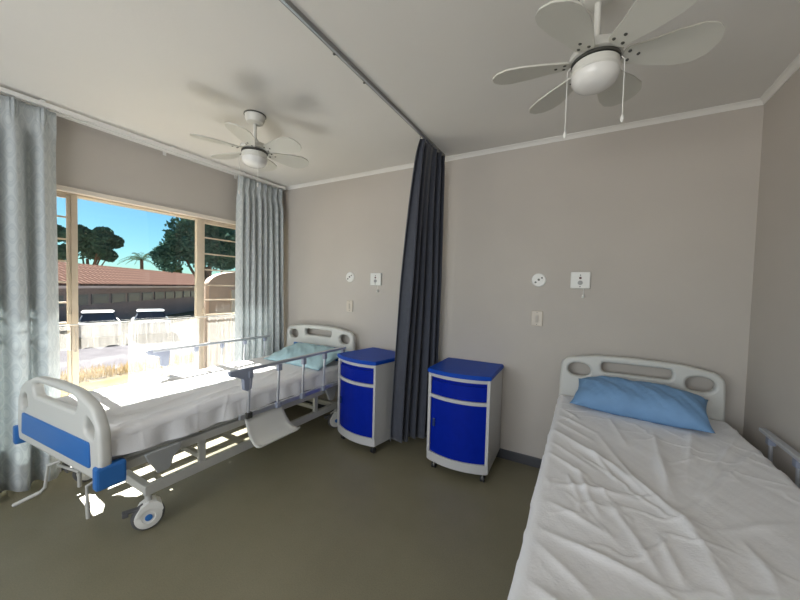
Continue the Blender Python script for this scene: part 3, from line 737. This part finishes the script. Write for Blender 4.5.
def cabinet(label, x, y, rz):
    w, d, bow = .458, .43, .05
    t = root('bedside_cabinet', label, 'cabinet', (x, y, 0), rz, 'blue and white bedside cabinets')
    bm = bmesh.new(); body = [(px, py + .03) for px, py in arc_pts(.012, w - .012, d, bow - .012)] + [(w - .012, d), (.012, d)]
    prism(bm, body, .135, .725); obj('body', bm, M_CABWHITE, t)
    bm = bmesh.new(); f = arc_pts(0, w, d, bow); prism(bm, f + [(w, .035), (w - .02, .04), (.02, .04), (0, .035)][0:0] + [(w, d), (0, d)], .07, .135, .004); obj('plinth', bm, M_CABWHITE, t)
    for a, b in ((0, .022), (w - .022, w)):   # moulded side frames
        bm = bmesh.new(); sx = (a + b) / 2; yb_ = -bow * (1 - (2 * sx / w - 1) ** 2)
        box(bm, a, b, yb_ - .002, d, .13, .73, .004); obj('side_panel', bm, M_CABWHITE, t)
    for z0, z1, nm in ((.705, .731, 'top_rail'), (.548, .572, 'middle_rail')):
        bm = bmesh.new(); prism(bm, shell(.015, w - .015, -.004, .03, bow), z0, z1, .003); obj(nm, bm, M_CABWHITE, t)
    dr = obj('drawer', (lambda b: (prism(b, shell(.024, w - .024, .004, .026, bow * .93), .574, .672, .003), prism(b, shell(.024, w - .024, .016, .014, bow * .93), .672, .704), b)[2])(bmesh.new()), M_CABBLUE, t)
    bm = bmesh.new(); prism(bm, shell(.035, w - .035, .0, .012, bow * .93), .668, .678, .002); obj('pull_lip', bm, M_CABBLUE, dr)
    dd = obj('door', (lambda b: (prism(b, shell(.024, w - .024, .004, .026, bow * .93), .137, .546, .003), b)[1])(bmesh.new()), M_CABBLUE, t)
    bm = bmesh.new(); box(bm, .046, .066, -.0215, -.012, .335, .395, .003); obj('handle', bm, mat('handle_recess', (.008, .03, .14), .3), dd)
    bm = bmesh.new(); top = rounded([(px, py - .012) for px, py in arc_pts(-.008, w + .008, d, bow + .002, 12)] + [(w + .008, d + .01), (-.008, d + .01)], [.004] * 13 + [.02, .02], 2)
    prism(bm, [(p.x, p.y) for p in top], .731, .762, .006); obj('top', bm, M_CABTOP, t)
    for cx_, cy_ in ((.05, .03), (w - .04, .03), (.05, d - .05), (w - .04, d - .05)):
        c = bpy.data.objects.new('caster', None); COL.objects.link(c); c.parent = t; c.location = (cx_, cy_, 0)
        for s in (-1, 1):
            bm = bmesh.new(); lathe(bm, [(.012, s * .004), (.022, s * .005), (.022, s * .014), (.012, s * .015)], 18, (0, 0, .022), 'x'); obj('wheel', bm, M_DARK, c, True)
        bm = bmesh.new(); box(bm, -.004, .004, -.014, .014, .016, .055, .002); lathe(bm, [(.016, .05), (.016, .072)], 14); obj('fork', bm, M_CHROME, c)
    return t
cabinet('blue and white bedside cabinet right of the dark curtain, beside the white sheeted bed', -.992, 2.225, .03)
cabinet('blue and white bedside cabinet left of the dark curtain, beside the railed bed', -1.868, 2.232, -.18)

# ------------------------------------------------------------------ ceiling fans
def fan(label, x, y, phase, zb, tilt):
    t = root('ceiling_fan', label, 'ceiling fan', (x, y, ZC), 0, 'white six bladed ceiling fans')
    D = ZC - zb
    bm = bmesh.new(); lathe(bm, [(.030, -.062), (.052, -.052), (.062, -.03), (.066, -.004), (.058, 0)], 32); obj('canopy', bm, M_FANW, t, True)
    bm = bmesh.new(); lathe(bm, [(.056, -.009), (.070, -.007), (.070, -.001), (.05, 0)], 32, (0, 0, 0)); obj('canopy_ring', bm, M_SCREW, t, True)
    bm = bmesh.new(); tube(bm, [(0, 0, -.055), (0, 0, -D + .05)], .0115, 14); lathe(bm, [(.012, -D + .045), (.022, -D + .045), (.024, -D + .075), (.012, -D + .085)], 20); obj('down_rod', bm, M_FANW, t, True)
    bm = bmesh.new(); lathe(bm, [(.03, -D + .05), (.075, -D + .042), (.088, -D + .022), (.088, -D + .004), (.07, -D - .002)], 36); obj('motor_housing', bm, M_FANW, t, True)
    bm = bmesh.new(); lathe(bm, [(.05, -D - .002), (.082, -D - .004), (.082, -D - .014), (.05, -D - .016)], 36); obj('vent_ring', bm, M_SCREW, t, True)
    bm = bmesh.new(); lathe(bm, [(.05, -D - .016), (.079, -D - .018), (.081, -D - .045), (.077, -D - .050)], 36); obj('light_fitting', bm, M_FANW, t, True)
    bm = bmesh.new(); lathe(bm, [(.074, -D - .049), (.080, -D - .053), (.078, -D - .072), (.066, -D - .090), (.044, -D - .102), (.018, -D - .107), (.002, -D - .108)], 36); obj('glass_bowl', bm, M_FROST, t, True)
    for k in range(6):
        a = math.radians(phase + 60 * k)
        pl = [(.085, .032), (.13, .044), (.19, .064), (.26, .080), (.315, .080), (.352, .058), (.372, .015), (.367, -.030), (.342, -.058), (.30, -.070), (.23, -.062), (.16, -.044), (.085, -.032)]
        out = rounded(pl, .03, 3)
        bm = bmesh.new(); b = bmesh.new(); lo = [b.verts.new((p.x, p.y, -.003)) for p in out]; hi = [b.verts.new((p.x, p.y, .003)) for p in out]; n = len(out)
        for q in range(n): b.faces.new((lo[q], lo[(q + 1) % n], hi[(q + 1) % n], hi[q]))
        b.faces.new(lo[::-1]); b.faces.new(hi); join(bm, b)
        M = Matrix.Rotation(a, 4, 'Z') @ Matrix.Rotation(math.radians(tilt), 4, 'X'); bm.transform(Matrix.Translation((0, 0, -D)) @ M)
        bl = obj('blade', bm, M_BLADE, t)
        for (sx, sy) in ((.105, .018), (.105, -.018), (.135, 0)):
            bm = bmesh.new(); lathe(bm, [(.0045, -.006), (.006, -.004), (.006, .004)], 8, (sx, sy, 0)); bm.transform(Matrix.Translation((0, 0, -D)) @ M); obj('screw', bm, M_SCREW, bl)
    for (cx_, cy_, L) in ((-.080, -.045, .225), (.080, -.036, .20)):
        bm = bmesh.new(); tube(bm, [(cx_, cy_, -D - .03), (cx_ * 1.12, cy_ * 1.12, -D - .045), (cx_ * 1.12, cy_ * 1.12, -D - .045 - L)], .0016, 6)
        ch = obj('pull_chain', bm, M_WHITEPL, t)
        bm = bmesh.new(); lathe(bm, [(.002, .012), (.005, .006), (.006, -.006), (.003, -.014)], 12, (cx_ * 1.12, cy_ * 1.12, -D - .05 - L)); obj('pull_knob', bm, M_WHITEPL, ch, True)
    return t
fan('white ceiling fan on the right, above the gap between cabinet and right bed', .0, 1.44, 9, 2.22, -13)
fan('white ceiling fan on the left, above the bed beside the window', -1.98, 1.45, 6, 2.25, -13)

# ------------------------------------------------------------------ wall plates
def round_plate(x, z, label):
    t = root('round_wall_socket', label, 'socket', (x, YB, z), 0, 'round wall sockets above the cabinets')
    bm = bmesh.new(); lathe(bm, [(.052, 0), (.052, -.006), (.046, -.012), (.002, -.013)], 36, (0, 0, 0), 'y'); obj('cover', bm, M_WHITEPL, t, True)
    for dx, dz, r in ((-.022, -.018, .0075), (.0, .002, .009), (.022, .016, .0065)):
        bm = bmesh.new(); lathe(bm, [(r, -.011), (r, -.015), (r * .6, -.0155)], 14, (dx, 0, dz), 'y'); obj('pin_hole', bm, M_SCREW, t)
def square_plate(x, z, label):
    t = root('nurse_call_unit', label, 'call unit', (x, YB, z), 0, 'square nurse call units')
    bm = bmesh.new(); box(bm, -.062, .062, -.022, 0, -.06, .06, .006); obj('cover', bm, M_WHITEPL, t)
    for dz, r, mm in ((.036, .004, M_SCREW), (.016, .0085, mat('red_lens', (.10, .03, .03), .3)), (-.046, .004, M_SCREW)):
        bm = bmesh.new(); lathe(bm, [(r, -.021), (r, -.025), (r * .6, -.026)], 14, (0, 0, dz), 'y'); obj('indicator', bm, mm, t)
    bm = bmesh.new(); lathe(bm, [(.016, -.021), (.016, -.026), (.011, -.027)], 22, (0, 0, -.018), 'y'); obj('call_button', bm, mat('grey_button', (.34, .34, .33), .4), t)
    bm = bmesh.new(); tube(bm, [(.022, -.012, -.058), (.022, -.012, -.10)], .002, 6); lathe(bm, [(.003, .012), (.008, .002), (.010, -.012), (.004, -.018)], 14, (.022, -.012, -.11)); obj('pull_cord', bm, M_WHITEPL, t)
def switch(x, z, label):
    t = root('light_switch', label, 'switch', (x, YB, z), 0, 'light switches above the cabinets')
    bm = bmesh.new(); box(bm, -.040, .040, -.012, 0, -.058, .058, .005); obj('plate', bm, mat('beige_plastic', (.60, .54, .46), .4), t)
    bm = bmesh.new(); box(bm, -.010, .010, -.017, -.008, -.028, .028, .003); obj('rocker', bm, mat('beige_rocker', (.50, .45, .39), .4), t)
    for dz in (-.045, .045):
        bm = bmesh.new(); lathe(bm, [(.003, -.011), (.003, -.0135)], 8, (0, 0, dz), 'y'); obj('screw', bm, M_SCREW, t)
round_plate(-2.115, 1.452, 'small round white wall socket above the cabinet left of the dark curtain')
square_plate(-1.788, 1.432, 'square white call unit on the wall just left of the dark curtain')
switch(-2.11, 1.151, 'light switch on the wall left of the dark curtain')
round_plate(-.307, 1.44, 'small round white wall socket on the wall right of the dark curtain')
square_plate(-.031, 1.441, 'square white call unit on the wall left of the blue pillow bed')
switch(-.309, 1.147, 'light switch on the wall right of the dark curtain')

# ------------------------------------------------------------------ OUTSIDE
GZ = -1.6
def ground_mat(name, a, b, sc):
    M = bpy.data.materials.new(name); M.use_nodes = True; t = M.node_tree; p = t.nodes['Principled BSDF']; p.inputs['Roughness'].default_value = 1.0; p.inputs['Specular IOR Level'].default_value = 0.0
    tc = t.nodes.new('ShaderNodeTexCoord'); n = t.nodes.new('ShaderNodeTexNoise'); n.inputs['Scale'].default_value = sc; n.inputs['Detail'].default_value = 8
    rp = t.nodes.new('ShaderNodeValToRGB'); rp.color_ramp.elements[0].color = (*a, 1); rp.color_ramp.elements[1].color = (*b, 1)
    rp.color_ramp.elements[0].position = .35; rp.color_ramp.elements[1].position = .65
    t.links.new(tc.outputs['Object'], n.inputs[0]); t.links.new(n.outputs['Fac'], rp.inputs[0]); t.links.new(rp.outputs[0], p.inputs['Base Color']); return M
bm = bmesh.new(); box(bm, -140, XL - WT, -90, 120, GZ - .3, GZ)
o = obj('ground', bm, ground_mat('dry_grass', (.15, .122, .072), (.21, .172, .105), 1.2)); struct(o)
bm = bmesh.new(); box(bm, -24.0, -13.5, -40, 60, GZ, GZ + .03)
o = obj('road', bm, ground_mat('pale_paving', (.095, .09, .098), (.12, .115, .125), 2.0)); struct(o)
# planted verge along the road edge
bm = bmesh.new(); rg = random.Random(3)
for k in range(2600):
    x = -13.4 + rg.uniform(0, .8); y = rg.uniform(-1, 9); h = rg.uniform(.12, .38); a = rg.uniform(0, 6.28); w = .02
    p = Vector((x, y, GZ)); d = Vector((math.cos(a) * w, math.sin(a) * w, 0)); l = Vector((rg.uniform(-.1, .1), rg.uniform(-.1, .1), h))
    bm.faces.new([bm.verts.new(p - d), bm.verts.new(p + d), bm.verts.new(p + l)])
tag(obj('grass_tufts', bm, mat('yellow_grass', (.46, .36, .16), .9, spec=0.0)), 'yellowed grass tufts along the edge of the paving outside', 'grass', kind='stuff')

# building across the yard
E0, E1 = Vector((-23.26, 5.91)), Vector((-35.22, 18.96)); dr_ = (E1 - E0).normalized(); nb = Vector((dr_.y * -1, dr_.x)); 
if nb.x > 0: nb = -nb
blen = (E1 - E0).length; ang = math.atan2(dr_.y, dr_.x)
bd = root('brick_building', 'long low brick building with orange tiled roof beyond the window', 'building', (E0.x, E0.y, GZ), ang)
# local: x along the front, y>0 = away from the camera (check sign)
sgn = 1 if (Matrix.Rotation(ang, 2) @ Vector((0, 1))).dot(nb) > 0 else -1
L0, L1 = -9.0, blen + 9.0; EZ = 1.03 - GZ; RZ = 2.30 - GZ
def by(a, b): return (min(sgn * a, sgn * b), max(sgn * a, sgn * b))
def brick_mat():
    M = bpy.data.materials.new('dark_brick'); M.use_nodes = True; t = M.node_tree; p = t.nodes['Principled BSDF']; p.inputs['Roughness'].default_value = .9
    tc = t.nodes.new('ShaderNodeTexCoord'); mp = t.nodes.new('ShaderNodeMapping'); mp.inputs['Rotation'].default_value = (PI / 2, 0, 0)
    b = t.nodes.new('ShaderNodeTexBrick'); b.inputs['Scale'].default_value = 3.2; b.inputs['Color1'].default_value = (.19, .145, .145, 1); b.inputs['Color2'].default_value = (.26, .19, .19, 1); b.inputs['Mortar'].default_value = (.28, .26, .26, 1)
    t.links.new(tc.outputs['Object'], mp.inputs[0]); t.links.new(mp.outputs[0], b.inputs[0]); t.links.new(b.outputs[0], p.inputs['Base Color']); return M
def tile_mat():
    M = bpy.data.materials.new('orange_roof_tiles'); M.use_nodes = True; t = M.node_tree; p = t.nodes['Principled BSDF']; p.inputs['Roughness'].default_value = 1.0; p.inputs['Specular IOR Level'].default_value = 0.0
    tc = t.nodes.new('ShaderNodeTexCoord')
    w1 = t.nodes.new('ShaderNodeTexWave'); w1.bands_direction = 'X'; w1.inputs['Scale'].default_value = 0.7
    w2 = t.nodes.new('ShaderNodeTexWave'); w2.bands_direction = 'Y'; w2.inputs['Scale'].default_value = .8; w2.wave_profile = 'SAW'
    mx = t.nodes.new('ShaderNodeMixRGB'); mx.blend_type = 'MULTIPLY'; mx.inputs[0].default_value = .8
    rp = t.nodes.new('ShaderNodeValToRGB'); rp.color_ramp.elements[0].color = (.09, .050, .040, 1); rp.color_ramp.elements[1].color = (.28, .185, .155, 1)
    t.links.new(tc.outputs['Object'], w1.inputs[0]); t.links.new(tc.outputs['Object'], w2.inputs[0])
    t.links.new(w1.outputs['Fac'], mx.inputs[1]); t.links.new(w2.outputs['Fac'], mx.inputs[2]); t.links.new(mx.outputs[0], rp.inputs[0]); t.links.new(rp.outputs[0], p.inputs['Base Color'])
    bp = t.nodes.new('ShaderNodeBump'); bp.inputs['Distance'].default_value = .05; t.links.new(mx.outputs[0], bp.inputs['Height']); t.links.new(bp.outputs[0], p.inputs['Normal']); return M
bm = bmesh.new(); a, b = by(.5, 4.7); box(bm, L0 + .3, L1 - .3, a, b, 0, EZ - .02); obj('wall', bm, brick_mat(), bd)
bm = bmesh.new(); vs = []
for xx in (L0, L1):
    vs.append([bm.verts.new((xx, sgn * yy, zz)) for yy, zz in ((0, EZ), (2.6, RZ), (5.2, EZ), (5.2, EZ + .12), (2.6, RZ + .14), (0, EZ + .12))])
for k in range(6): bm.faces.new((vs[0][k], vs[0][(k + 1) % 6], vs[1][(k + 1) % 6], vs[1][k]))
bm.faces.new(vs[0]); bm.faces.new(vs[1][::-1]); obj('roof', bm, tile_mat(), bd)
bm = bmesh.new(); box(bm, L0, L1, -.06, .06, EZ - .14, EZ - .0); box(bm, L0, L1, min(sgn*.06, sgn*.5), max(sgn*.06, sgn*.5), EZ - .06, EZ - .02); obj('gutter', bm, mat('white_gutter', (.50, .40, .40), .5), bd)
k = 0; xx = L0 + 1
while xx < L1 - 2:
    bm = bmesh.new(); yw = sgn * .5
    box(bm, xx, xx + 1.55, min(yw, yw - sgn * .05), max(yw, yw - sgn * .05), 1.50, 2.12)
    f = obj('window', bm, mat('building_window_frame', (.13, .13, .14), .5), bd)
    bm = bmesh.new(); box(bm, xx + .08, xx + 1.47, min(yw - sgn * .05, yw - sgn * .06), max(yw - sgn * .05, yw - sgn * .06), 1.56, 2.06); obj('pane', bm, mat('building_glass', (.05, .07, .10), .3), f)
    xx += 1.85; k += 1

# cars
def car(label, x, y, heading, colr, nm):
    t = root('car', label, 'car', (x, y, GZ + .03), heading, 'cars parked outside')
    paint = mat('car_paint_' + nm, colr, .3, coat=.5)
    bm = bmesh.new(); prof = [(-2.0, .35), (-2.05, .62), (-1.9, .85), (-1.0, .95), (1.35, .98), (1.95, .90), (2.05, .60), (2.0, .32)]
    def ext(prof, hw, taper=0.0, zmid=.95):
        b = bmesh.new(); A = [b.verts.new((px, -hw + taper * max(0, z - zmid), z)) for px, z in prof]; B = [b.verts.new((px, hw - taper * max(0, z - zmid), z)) for px, z in prof]; n = len(prof)
        for q in range(n): b.faces.new((A[q], A[(q + 1) % n], B[(q + 1) % n], B[q]))
        b.faces.new(A); b.faces.new(B[::-1]); bmesh.ops.recalc_face_normals(b, faces=b.faces); bmesh.ops.bevel(b, geom=b.edges[:], offset=.05, segments=3, affect='EDGES'); return b
    bb = ext(prof, .80); join(bm, bb); obj('body', bm, paint, t, True)
    bm = bmesh.new(); join(bm, ext([(-1.05, .90), (-.45, 1.33), (1.05, 1.36), (1.55, .92)], .72, .45)); obj('cabin_glass', bm, mat('car_glass', (.05, .06, .08), .12), t, True)
    bm = bmesh.new(); join(bm, ext([(-.52, 1.34), (-.40, 1.42), (.95, 1.44), (1.12, 1.36)], .60, 0)); obj('roof', bm, paint, t, True)
    for sx in (-1.25, 1.3):
        for sy in (-.76, .76):
            bm = bmesh.new(); lathe(bm, [(.18, -.09), (.31, -.09), (.32, 0), (.31, .09), (.18, .09)], 24, (sx, sy, .32), 'y'); w_ = obj('wheel', bm, M_DARK, t, True)
            bm = bmesh.new(); lathe(bm, [(.17, -.095), (.05, -.10)], 16, (sx, sy, .32), 'y'); lathe(bm, [(.17, .095), (.05, .10)], 16, (sx, sy, .32), 'y'); obj('wheel_rim', bm, M_ALU, w_)
    for sy in (-.62, .62):
        bm = bmesh.new(); box(bm, -2.07, -1.98, sy - .14, sy + .14, .62, .76, .02); obj('headlamp', bm, M_FROST, t)
    return t
car('white roofed car parked outside, left of the two seen over the net', -21.2, 6.75, math.radians(-18), (.42, .42, .42), 'white')
car('silver car parked outside, right of the two seen over the net', -20.6, 8.75, math.radians(-22), (.30, .34, .37), 'silver')

# salmon garden wall with a round arch shape, close outside the right casement
gw = root('garden_wall', 'salmon plastered wall with rounded arch top outside the right casement', 'wall', (-8.0, 5.35, GZ))
pl = [(-.78, 0), (.78, 0)] + [(.78 * math.cos(a), 2.92 + .34 * math.sin(a)) for a in [PI * k / 20 for k in range(21)]]
o = board('arch_panel', [Vector(p) for p in pl], [], .22, .01, mat('salmon_plaster', (.55, .39, .30), .8, noise=.06, nscale=4), gw, (0, 0, 0), PI / 2)
bm = bmesh.new(); box(bm, .10, .16, -.22, 1.9, 0, 2.80, .01); obj('gate_panel', bm, mat('pale_gate_paint', (.60, .52, .45), .7), gw)
for z in (1.95, 2.08):
    bm = bmesh.new(); box(bm, .16, .19, -.20, -.12, z, z + .05, .004); obj('hinge', bm, M_SCREW, gw)
bm = bmesh.new(); box(bm, -.11, .11, .78, 6.0, 0, 2.85, .01); obj('wall_panel', bm, mat('salmon_plaster', (.55, .39, .30), .8), gw)

# trees
def foliage(bm, centres, n, leaf, rnd):
    for _ in range(n):
        c, r = rnd.choice(centres); 
        while True:
            v = Vector((rnd.uniform(-1, 1), rnd.uniform(-1, 1), rnd.uniform(-1, 1)))
            if .25 < v.length < 1: break
        v = v.normalized() * (v.length ** .8) * 1.08
        p = c + Vector((v.x * r, v.y * r, v.z * r * .85)); s = leaf * rnd.uniform(.6, 1.4)
        a = Vector((rnd.gauss(0, 1), rnd.gauss(0, 1), rnd.gauss(0, 1))).normalized(); b = a.orthogonal().normalized()
        bm.faces.new([bm.verts.new(p - a * s), bm.verts.new(p + b * s * .5), bm.verts.new(p + a * s), bm.verts.new(p - b * s * .5)])
M_LEAF = mat('dark_green_leaves', (.060, .120, .095), .9, spec=0.0, noise=.35, nscale=3)
M_LEAF2 = mat('olive_leaves', (.075, .12, .045), .9, spec=0.0, noise=.35, nscale=3)
M_BARK = mat('bark', (.12, .08, .055), .9, noise=.2, nscale=6)
def tree(label, base, crown_c, crown_r, blobs, n, leaf, m, seed):
    rnd = random.Random(seed); t = root('leafy_tree', label, 'tree', (base[0], base[1], GZ)); B = Vector((base[0], base[1], GZ)); C = Vector(crown_c) - B
    cs = [(C, crown_r * .55)]
    for _ in range(blobs):
        a = rnd.uniform(0, 2 * PI); e = rnd.uniform(-.5, 1.0); rr_ = crown_r * rnd.uniform(.5, .88)
        cs.append((C + Vector((math.cos(a) * rr_ * math.cos(e), math.sin(a) * rr_ * math.cos(e), math.sin(e) * rr_ * .9)), crown_r * rnd.uniform(.14, .34)))
    bm = bmesh.new(); foliage(bm, cs, n, leaf, rnd); obj('foliage', bm, m, t)
    bm = bmesh.new(); tube(bm, [(0, 0, 0), (.1, .05, C.z * .45), C * .8], [crown_r * .09, crown_r * .065, crown_r * .04], 10)
    for c, r in cs[1:8]: tube(bm, [C * .45, (C * .45 + c) / 2 + Vector((0, 0, -.2)), c], [crown_r * .045, crown_r * .03, crown_r * .01], 7)
    obj('trunk', bm, M_BARK, t, True); return t
tree('round dark green tree behind the tiled roof, left in the window', (-43, 12.9), (-43.1, 12.9, 4.75), 2.75, 22, 15000, .17, M_LEAF, 1)
tree('tall dark green tree in front of the tiled roof beside the right casement', (-20.2, 11.9), (-20.1, 11.4, 3.35), 2.6, 38, 24000, .10, M_LEAF, 2)
tree('low olive green tree at the far left behind the tiled roof', (-50, 10.2), (-50, 10.3, 4.1), 2.2, 10, 6000, .2, M_LEAF2, 5)
tree('small pale green bush top behind the roof beside the palm', (-46, 22.0), (-46, 22.0, 2.9), 1.1, 8, 3000, .14, M_LEAF2, 6)
def palm(label, x, y, zc, seed):
    rnd = random.Random(seed); t = root('palm_tree', label, 'tree', (x, y, GZ)); H = zc - GZ
    bm = bmesh.new(); tube(bm, [(0, 0, 0), (.1, 0, H * .5), (0, 0, H)], [.22, .17, .15], 10); obj('trunk', bm, M_BARK, t, True)
    bm = bmesh.new()
    for k in range(34):
        a = rnd.uniform(0, 2 * PI); el = rnd.uniform(.1, 1.2); L = rnd.uniform(1.6, 2.3); prev = None
        for s in range(12):
            q = s / 11; r = L * q * math.cos(el) * (1 - .1 * q); z = L * q * math.sin(el) - .9 * q * q * L * .6
            p = Vector((math.cos(a) * r, math.sin(a) * r, H + z)); w = .22 * math.sin(PI * min(1, q * .9 + .1)) + .01
            side = Vector((-math.sin(a), math.cos(a), 0))
            for sd_ in (-1, 1):
                if s: bm.faces.new([bm.verts.new(p), bm.verts.new(p + Vector((math.cos(a), math.sin(a), 0)) * .07), bm.verts.new(p + side * sd_ * w + Vector((math.cos(a) * .12, math.sin(a) * .12, -.12)))])
            cur = p
            if prev is not None:
                bm.faces.new([bm.verts.new(prev + side * .012), bm.verts.new(prev - side * .012), bm.verts.new(cur - side * .012), bm.verts.new(cur + side * .012)])
            prev = cur
    obj('fronds', bm, M_LEAF2, t); return t
palm('palm tree standing behind the tiled roof in the middle of the window', -41.7, 16.9, 3.7, 3)
